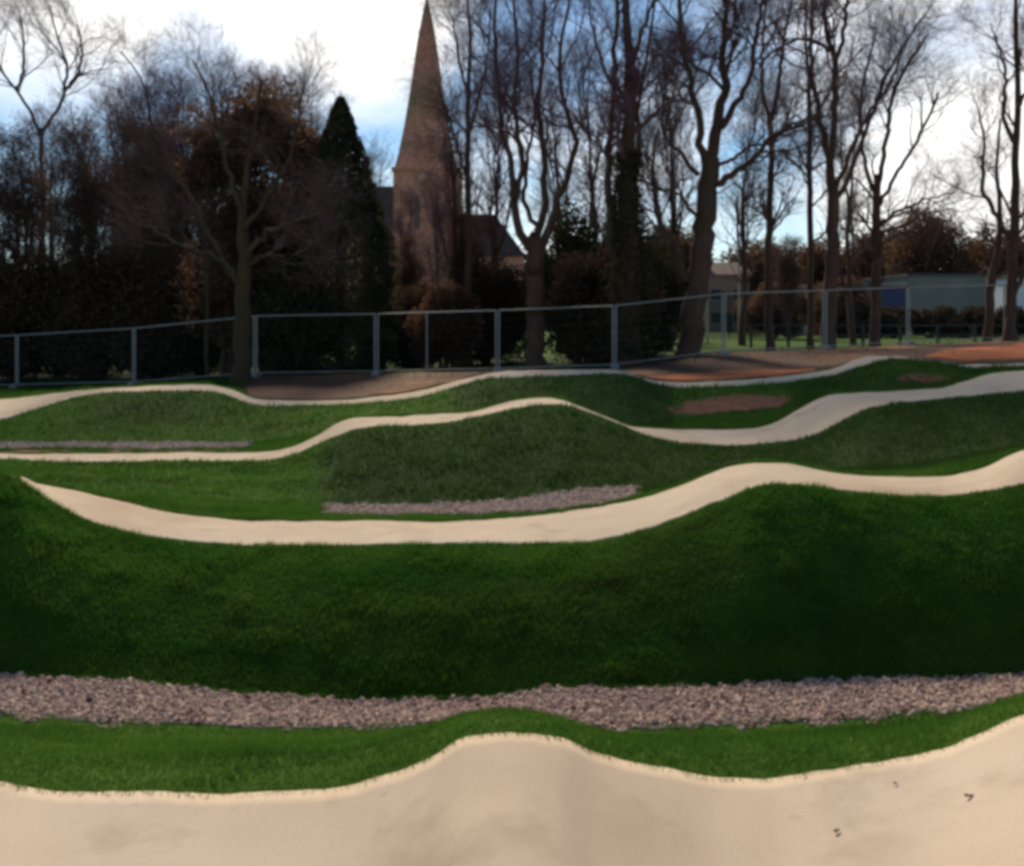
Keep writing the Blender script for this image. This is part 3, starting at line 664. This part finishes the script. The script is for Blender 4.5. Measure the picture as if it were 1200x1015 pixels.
def put(name, parts, px, Y, sc, label, cat, group, rz, sxy=None, dz=0.0):
    X = (px - 600) / F * Y; o = empty(name, (X, Y, ground_z(X, Y) + dz), label, cat, group, rz)
    s = sxy or sc; o.scale = (s, s, sc)
    for nm, me, mt_ in parts: 
        c = bpy.data.objects.new(nm, me); COL.objects.link(c); c.parent = o
    return o
pA = auto_proto(201, 12, .20, 11, (9, 1.9), (6, 1.1), (5, .7), 'bark', 'twig')
pB = auto_proto(202, 12, .17, 12, (9, 1.7), (6, 1.0), (6, .6), 'bark', 'purpletwig')
pC = auto_proto(203, 11, .16, 20, (10, 1.5), (8, .9), (6, .6), 'bark', 'twig', leaves=(14000, .055, 'brownleaf'), tmin=.08)
G2 = 'bare trees of the wood behind'
wood = [  # proto, px, Y, height scale, rz, label
 ('A', -60, 41, .95, 0, 'bare tree half out of the photo at the left edge'),
 ('A', 108, 40, .98, 1.0, 'bare tree rising behind the left shrubs with a rounded twiggy top'),
 ('B', 165, 37, 1.02, 2.0, 'broad bare tree left of the mossy tree, with a dense purplish top'),
 ('B', 215, 42, 1.13, 3.1, 'bare tree showing between the mossy tree and the broad purplish one'),
 ('A', 330, 43, 1.10, 4.0, 'bare tree whose purple twigs show above the brown leaved tree'),
 ('A', 430, 50, .98, 5.0, 'pale bare tree seen between the conifer and the spire'),
 ('B', 585, 44, 1.22, .5, 'bare tree with fine purple twigs behind the forked tree'),
 ('A', 655, 46, 1.15, 1.6, 'bare tree behind the gap between the forked tree and the tallest one'),
 ('B', 690, 40, 1.18, 2.7, 'bare tree just left of the tallest tree, reaching the top of the photo'),
 ('B', 785, 41, 1.20, 3.6, 'bare tree seen between the tallest tree and the stout leaning one'),
 ('A', 870, 48, 1.12, 4.4, 'bare tree seen through the right limbs of the stout leaning tree'),
 ('B', 1000, 45, 1.10, 5.5, 'bare tree whose fine twigs fill the space between the reddish and the fan shaped trees'),
 ('B', 60, 48, 1.12, 1.5, 'bare tree behind the V shaped fork at the left'),
 ('B', 140, 50, 1.22, 2.6, 'farthest bare tree left of the broad purplish one'),
 ('B', 250, 47, 1.32, 4.6, 'bare tree whose top fans out above the mossy tree'),
 ('B', 300, 52, 1.38, 0.2, 'bare tree whose top shows between the two tall brown leaved trees'),
 ('A', 370, 50, 1.15, 3.2, 'bare tree just behind the left side of the conifer'),
 ('B', 530, 42, 1.05, 3.9, 'bare tree before the right side of the church tower'),
 ('C', -40, 37, .95, 2.7, 'low brown leaved tree half out of the photo at the left'),
 ('C', 178, 36, .92, .4, 'low brown leaved tree behind the broad purplish bare tree'),
 ('B', 190, 45, 1.22, 0.9, 'bare tree showing its purple top just left of the mossy tree limbs'),
 ('B', 340, 46, 1.22, 2.2, 'bare tree showing its purple top between the brown leaved tree and the conifer'),
 ('B', 478, 62, .88, 5.7, 'small bare tree before the left side of the church tower'),
 ('B', 512, 58, .92, 1.2, 'small bare tree before the middle of the church tower'),
 ('C', 545, 41, .62, 1.4, 'low brown leaved tree at the right foot of the church tower'),
 ('C', 480, 44, .55, 2.4, 'low brown leaved tree before the church tower'),
 ('C', 730, 40, .66, 4.4, 'low brown leaved tree behind the ivy clad trunk'),
 ('C', 20, 38, .94, .7, 'low brown leaved tree at the far left edge'),
 ('C', 95, 36.5, .92, 1.9, 'low brown leaved tree below the bare tree with the rounded top'),
 ('C', 150, 42, 1.05, 3.3, 'low brown leaved tree left of the middle of the left wood'),
 ('C', 205, 40, 1.0, 5.2, 'low brown leaved tree just left of the mossy trunk'),
 ('C', 775, 52, .62, 2.2, 'small brown leaved tree far behind, left of the stout leaning trunk'),
 ('C', 925, 60, .62, 3.9, 'small brown leaved tree far behind, between the thin straight trunks'),
]
PR = {'A': pA, 'B': pB, 'C': pC}
for k, px, Y, s, rz, lab in wood:
    put('bare_tree' if k != 'C' else 'brown_leaved_tree', PR[k], px, Y, s, lab, 'tree', G2 if k != 'C' else 'brown leaved trees of the wood behind', rz)

# foliage masses
def clump_leaves(g, n, H, W, k, size, shape='shrub', core=.25):
    if shape == 'cone':
        z = H * (1 - np.sqrt(g.random(n))) ; z = np.clip(H * g.random(n) ** 1.15, .05, H)
        rad = W / 2 * np.interp(z / H, [0, .12, .35, .55, .7, .85, .94, 1], [.75, .95, 1.0, .84, .60, .34, .20, .04])
        a = g.uniform(0, 2*np.pi, n); rad = rad * (1 + .20 * vnoise(a * 2.2, z * 1.6, 5) + .14 * vnoise(a * 6, z * 4, 6)) * g.uniform(.55, 1, n) ** .35
        return np.stack([rad * np.cos(a), rad * np.sin(a), z], -1)
    C = norm(g.normal(size=(k, 3))) * g.random((k, 1)) ** .4
    C = C * np.array([W * .36, W * .36, H * .38]) + np.array([0, 0, H * .46])
    rr = g.uniform(.14, .26, k) * min(W, H)
    i = g.integers(0, k, n); d = norm(g.normal(size=(n, 3))); d[:, 2] *= .8
    c = C[i] + d * (rr[i] * g.uniform(.5, 1.12, n))[:, None]
    low = c[:, 2] < .05; c[low, 2] = g.uniform(.05, H * .3, low.sum())
    return c
def shrub_proto(seed, H, W, n, size, lm, k=26, shape='shrub', stem='bark'):
    g = np.random.default_rng(seed); c = clump_leaves(g, n, H, W, k, size, shape); V, Qd = leaf_quads(c, size, g)
    m = MB()
    if shape == 'cone': m.tube([(0, 0, -.1), (.03, 0, H * .5), (0, 0, H * .96)], [.22, .14, .03], 8)
    else:
        for j in range(6):
            e = c[g.integers(0, n)]; m.tube([(g.normal(0, .12), g.normal(0, .12), -.1), e * np.array([.45, .45, .5]), e * .92], [.07, .05, .02], 6)
    ms = mesh_from(np.concatenate(m.v), np.concatenate(m.f), 4, smooth=True); mf = mesh_from(V, Qd, 4)
    mf.materials.append(M[lm]); ms.materials.append(M[stem])
    return [('crown', mf, M[lm]), ('trunk', ms, M[stem])]
con = shrub_proto(301, 10.6, 4.4, 60000, .075, 'evergreen', shape='cone')
put('conifer', con, 399, 34, 1.0, 'dark pointed conifer left of the spire', 'tree', None, 0, .92)
brn = shrub_proto(302, 9.4, 3.3, 17000, .075, 'brownleaf', k=46)
put('brown_leaved_tree', brn, 268, 33, 1.36, 'tall dense brown leaved tree right behind the mossy trunk', 'tree', 'brown leaved trees of the wood behind', .4)
put('brown_leaved_tree', brn, 325, 35, 1.52, 'tall dense brown leaved tree next to the conifer', 'tree', 'brown leaved trees of the wood behind', 2.4)
s1 = shrub_proto(303, 4.2, 4.6, 26000, .075, 'darkleaf', k=34)
s2 = shrub_proto(304, 4.4, 3.6, 24000, .07, 'evergreen', k=28)
s3 = shrub_proto(305, 3.2, 5.0, 22000, .075, 'brownleaf', k=34)
GS = 'shrubs behind the wire fence'
for pr, px, Y, sc, sxy, rz, lab in [
  (s2, -70, 36, 1.3, 1.3, 0, 'dark evergreen shrub half out of the photo at the left edge'),
  (s1, 15, 36, 1.35, 1.25, .8, 'dark shrub behind the leftmost fence post'),
  (s2, 70, 37.5, 1.25, 1.2, 1.7, 'green tinged shrub below the V forked tree'),
  (s1, 120, 36, 1.35, 1.2, 2.5, 'dark shrub left of the first bright double fence post'),
  (s1, 185, 35.5, 1.25, 1.2, 3.9, 'dark shrub right of the first bright double fence post'),
  (s2, 235, 37, 1.35, 1.2, 4.4, 'dark shrub behind the thin greenish sapling'),
  (s1, 310, 36, 1.45, 1.2, 5.1, 'dark shrub between the mossy trunk and the conifer'),
  (s2, 345, 33, 1.0, 1.15, .3, 'low dark shrub at the left foot of the conifer'),
  (s2, 440, 36.5, .85, .85, 1.2, 'low dark shrub at the right foot of the conifer'),
  (s1, 490, 38, .95, 1.0, 2.2, 'dark shrub in front of the church tower'),
  (s3, 520, 35, 1.15, .7, 1.1, 'brownish shrub before the right side of the church tower'),
  (s1, 572, 40, 1.22, 1.2, 3.0, 'rounded dark shrub right of the church tower, below the dark sloping roof'),
  (s2, 676, 36, 1.55, 1.1, 4.1, 'holly like shrub with sky showing through, left of the ivy clad trunk'),
  (s1, 700, 32, 1.1, 1.0, .6, 'dense dark shrub at the left foot of the ivy clad trunk'),
  (s2, 760, 35, 1.15, .95, 1.9, 'dark shrub between the ivy clad trunk and the stout leaning trunk'),
  (s3, 770, 55, 1.3, 1.2, 2.9, 'far brown bush left of the brick house'),
  (s3, 905, 64, 1.35, 1.3, .9, 'far brown bush right of the pale pole'),
  (s3, 985, 68, 1.55, 1.3, 3.3, 'far brown bush left of the blue shed, above the pale container'),
]:
    put('shrub', pr, px, Y, sc, lab, 'shrub', GS, rz, sxy)
far = shrub_proto(306, 9, 11, 26000, .16, 'brownleaf', k=60)
GT = 'far brown trees behind the buildings'
for px, Y, sc, sxy, rz, lab in [(1085, 120, 1.95, 1.35, 0, 'highest far brown tree, above the grey hall'), (1165, 122, 1.62, 1.4, 1.1, 'far brown tree left of the right hand tree'),
                                (1240, 120, 1.7, 1.4, 2.0, 'far brown tree at the right edge of the photo'), (1030, 130, 1.75, 1.3, 2.9, 'far brown tree above the blue shed'),
                                (960, 128, 1.55, 1.4, 3.5, 'far brown tree behind the thin straight trunks'), (890, 125, 1.5, 1.4, 4.4, 'far brown tree right of the brick house'),
                                (790, 130, 1.8, 1.3, 5.0, 'far brown tree left of the stout leaning trunk'), (640, 125, 1.3, 1.4, 5.6, 'far brown tree behind the forked trunk')]:
    put('far_tree', far, px, Y, sc, lab, 'tree', GT, rz, sxy)

# ------------------------------------------------------------------ church
CY = 120.0; k = CY / F
cx = (503 - 600) * k; cz = 1.0
church = empty('church', (cx, CY, 0), 'sandstone church with a tall tapering spire, left of centre', 'church', rz=0)
def ring(hw, z, n=8, rot=np.pi / 8): a = np.arange(n) * 2 * np.pi / n + rot; return np.stack([np.cos(a) * hw / np.cos(np.pi / n), np.sin(a) * hw / np.cos(np.pi / n), np.full(n, z)], -1)
def rows_z(py): return EYE + (370 - py) * k
prof = [(-4, .10), (25, .75), (50, 1.28), (100, 2.05), (150, 2.95), (185, 3.75), (205, 4.35)]
rings = [ring(hw, rows_z(py)) for py, hw in prof][::-1]; V = np.concatenate(rings); K = len(rings)
Qd = [(i * 8 + j, i * 8 + (j + 1) % 8, (i + 1) * 8 + (j + 1) % 8, (i + 1) * 8 + j) for i in range(K - 1) for j in range(8)]
m = MB(); m.add(V, Qd); spire = m.build('spire', M['sandstone'], church)
spire.location.x = -.3
for py, hw in ((188, 3.85), ):
    for sx in (0,):
        m = MB(); z = rows_z(py)
        m.box(-.75, .75, -4.35, -3.2, z - 1.6, z + 1.4); m.add([(-.95, -4.5, z + 1.4), (.95, -4.5, z + 1.4), (.95, -2.6, z + 1.4), (-.95, -2.6, z + 1.4), (0, -4.5, z + 3.0), (0, -2.6, z + 3.0)],
              [(0, 1, 4, 4), (1, 2, 5, 4), (2, 3, 5, 5), (3, 0, 4, 5)])
        m.build('lucarne', M['sandstone'], spire)
m = MB(); m.tube([(0, 0, rows_z(-4)), (0, 0, rows_z(-12))], .06, 6); m.build('finial', M['railing'], spire)
tw = MB(); zt = rows_z(206); tw.box(-4.3, 4.3, -4.3, 4.3, -.5, zt); tower = tw.build('tower', M['sandstone'], church)
m = MB(); m.box(-4.5, 4.5, -4.5, 4.5, zt, zt + .45); m.build('cornice', M['sandstone'], tower)
m = MB(); m.box(-4.42, 4.42, -4.42, 4.42, 12.2, 12.5); m.build('string_course', M['sandstone'], tower)
for x in (-4.05, 3.35):
    m = MB(); m.box(x - .1, x + .8, -5.2, -4.3, -.5, 10.5); m.box(x - .02, x + .72, -4.85, -4.3, 10.5, zt - 2.5); m.build('buttress', M['sandstone'], tower)
for x in (-1.9, .5):
    m = MB(); pts = [(.3, 13.4), (1.1, 13.4), (1.1, 17.0), (.7, 17.9), (.3, 17.0)]
    m.add([(x + a, -4.34, b) for a, b in pts] , [(0, 1, 2, 4), (4, 2, 3, 3)]); m.build('louvre_window', M['louvre'], tower)
m = MB(); m.box(-22, -4.3, -3.8, 4.2, -.5, 12.2); m.build('nave_wall', M['sandstone'], church)
m = MB(); zr = rows_z(218); m.add([(-22.3, -4.2, 12.2), (-4.3, -4.2, 12.2), (-4.3, .2, zr), (-22.3, .2, zr), (-22.3, 4.6, 12.2), (-4.3, 4.6, 12.2)], [(0, 1, 2, 3), (3, 2, 5, 4), (0, 3, 4, 4), (1, 5, 2, 2)])
m.build('nave_roof', M['slate'], church)
zc = rows_z(251); xe = (580 - 503) * k; xf = (616 - 503) * k; ze = rows_z(302)
m = MB(); m.box(4.3, xf - .3, -3.2, 3.6, -.5, ze); m.build('chancel_wall', M['sandstone'], church)
m = MB(); m.add([(4.3, -3.6, ze), (xf, -3.6, ze), (xe, .2, zc), (4.3, .2, zc), (4.3, 4.0, ze), (xf, 4.0, ze)], [(0, 1, 2, 3), (3, 2, 5, 4), (1, 5, 2, 2), (0, 3, 4, 4)])
m.build('chancel_roof', M['chancelroof'], church)
for x in (5.4, 8.0, 10.4):
    m = MB(); m.add([(x + a, -3.24, b) for a, b in [(0, 4), (1.0, 4), (1.0, 6.6), (.5, 7.5), (0, 6.6)]], [(0, 1, 2, 4), (4, 2, 3, 3)]); m.build('window', M['dark'], church)
for x in (-20, -16, -12, -8):
    m = MB(); m.add([(x + a, -3.84, b) for a, b in [(0, 5), (1.3, 5), (1.3, 8.6), (.65, 9.8), (0, 8.6)]], [(0, 1, 2, 4), (4, 2, 3, 3)]); m.build('window', M['dark'], church)

# ------------------------------------------------------------------ buildings on the right
def hall(name, px0, px1, ytop, Y, depth, wallm, roofm, label, cat, roof='flat', wins=(), door=None, ridge=None):
    k = Y / F; x0, x1 = (px0 - 600) * k, (px1 - 600) * k; w = x1 - x0; X = (x0 + x1) / 2; gz = ground_z(X, Y); h = EYE + (370 - ytop) * k - gz
    r = empty(name, (X, Y, gz), label, cat)
    m = MB(); m.box(-w/2, w/2, 0, depth, -.3, h); wall = m.build('wall', M[wallm], r)
    m = MB()
    if roof == 'flat': m.box(-w/2 - .15, w/2 + .15, -.15, depth + .15, h, h + .28)
    else:
        rr = ridge; m.add([(-w/2 - .3, -.3, h), (w/2 + .3, -.3, h), (w/2 + .3, depth / 2, h + rr), (-w/2 - .3, depth / 2, h + rr), (-w/2 - .3, depth + .3, h), (w/2 + .3, depth + .3, h)],
                          [(0, 1, 2, 3), (3, 2, 5, 4), (0, 3, 4, 4), (1, 5, 2, 2), (0, 4, 5, 1)])
    rf = m.build('roof', M[roofm], r)
    for (fx, fz, ww, wh) in wins:
        m = MB(); xc = -w/2 + fx * w; m.box(xc - ww/2, xc + ww/2, -.04, .0, fz, fz + wh); wi = m.build('window', M['dark'], r)
        m = MB(); m.box(xc - ww/2 - .08, xc + ww/2 + .08, -.08, .0, fz - .1, fz - .003); m.build('sill', M['white'], wi)
    if door:
        m = MB(); xc = -w/2 + door * w; m.box(xc - .5, xc + .5, -.05, 0, 0, 2.1); m.build('door', M['dark'], r)
    return r, rf, w, h
hall('hall', 1064, 1156, 324, 92, 12, 'render', 'slate', 'long pale grey hall with a flat roof, behind the rightmost trees', 'building', wins=[(.12, 1.2, 1.0, .9), (.5, 1.2, 1.0, .9), (.85, 1.2, 1.0, .9)], door=.3)
hall('shed', 1004, 1062, 338, 78, 6, 'bluepanel', 'slate', 'dark blue shed left of the grey hall', 'building', door=.6, wins=[(.25, 1.2, .8, .7)])
hall('container', 972, 1003, 340, 74, 3, 'palepanel', 'palepanel', 'pale blue container left of the blue shed', 'container', door=.5)
hall('kiosk', 946, 963, 337, 76, 3, 'render', 'slate', 'small pale kiosk between two thin trunks', 'building', door=.5)
hall('garage', 908, 940, 350, 80, 5, 'render', 'slate', 'low grey garage right of the pale pole', 'building', door=.5)
r_, rf_, w_, h_ = hall('brick_house', 826, 878, 322, 98, 8, 'brick', 'rooftile', 'pinkish brick house right of the stout leaning trunk', 'house', roof='gable', ridge=1.6,
     wins=[(.25, 1.0, 1.0, 1.2), (.75, 1.0, 1.0, 1.2), (.25, 3.6, 1.0, 1.1), (.75, 3.6, 1.0, 1.1)], door=.5)
m = MB(); m.box(-w_/2 + .1, -w_/2 + .9, 1.0, 1.8, h_ - .3, h_ + 2.6); m.build('chimney', M['cream'], rf_)
hall('white_cabin', 1188, 1250, 326, 70, 4, 'white', 'slate', 'white cabin cut by the right edge of the photo', 'building', door=.3)

def pole(name, px, ytop, Y, r, label, cat, lampm=None):
    k = Y / F; X = (px - 600) * k; gz = ground_z(X, Y); h = EYE + (370 - ytop) * k - gz
    e = empty(name, (X, Y, gz), label, cat)
    m = MB(); m.tube([(0, 0, -.2), (0, 0, h * .5), (0, 0, h)], [r, r * .8, r * .6], 8); m.build('pole', M['cream'], e, True)
    m = MB(); m.box(-.35, .35, -.12, .12, h, h + .10); m.box(-.30, -.05, -.10, .10, h - .12, h); m.box(.05, .30, -.10, .10, h - .12, h); m.build('lamp_head', M['steel'], e)
pole('lamp_post', 866, 302, 52, .09, 'pale slender lamp post right of the stout leaning trunk', 'lamp post')
pole('lamp_post', 829, 308, 50, .08, 'pale lamp post half hidden by the stout leaning trunk', 'lamp post')
def sport_fence(px0, px1, Y, ytop, label):
    k = Y / F; x0, x1 = (px0 - 600) * k, (px1 - 600) * k; gz = ground_z((x0 + x1) / 2, Y); h = EYE + (370 - ytop) * k - gz
    e = empty('sports_fence', ((x0 + x1) / 2, Y, gz), label, 'fence'); w = x1 - x0; n = int(w / 2.6)
    for x in np.linspace(-w/2, w/2, n + 1):
        m = MB(); m.box(x - .03, x + .03, -.03, .03, -.2, h); m.build('post', M['greenmetal'], e)
    m = MB()
    for z in np.linspace(.1, h - .05, 22): m.box(-w/2, w/2, .032, .042, z, z + .055)
    for x in np.arange(-w/2, w/2, .16): m.box(x, x + .03, .044, .052, .05, h - .03)
    m.build('mesh_panel', M['greenmetal'], e)
sport_fence(752, 906, 66, 341, 'dark green sports fence behind the stout leaning trunk')
def railing(px0, px1, Y, label):
    k = Y / F; x0, x1 = (px0 - 600) * k, (px1 - 600) * k; gz = ground_z((x0 + x1) / 2, Y)
    e = empty('park_railing', ((x0 + x1) / 2, Y, gz), label, 'fence'); w = x1 - x0
    for x in np.linspace(-w/2, w/2, int(w / 1.5)):
        m = MB(); m.box(x - .06, x + .06, -.06, .06, -.2, 1.05); m.build('post', M['railing'], e)
    m = MB(); m.box(-w/2, w/2, -.03, .03, .96, 1.04); m.box(-w/2, w/2, -.03, .03, .5, .55); m.build('rail', M['railing'], e)
railing(880, 1230, 44, 'low dark park railing on the grass behind the right part of the wire fence')
g_ = np.random.default_rng(77)
hd = shrub_proto(307, 1.6, 4.2, 9000, .09, 'darkleaf', k=24)
for px, lab in [(1010, 'low dark hedge bush before the blue shed'), (1050, 'low dark hedge bush where the blue shed meets the hall'), (1092, 'low dark hedge bush before the left of the grey hall'),
                (1132, 'low dark hedge bush before the right of the grey hall'), (1172, 'low dark hedge bush left of the white cabin'), (1215, 'low dark hedge bush before the white cabin')]:
    put('hedge_bush', hd, px, 66, 1.55, lab, 'hedge', 'hedge bushes before the right hand buildings', g_.uniform(0, 6))
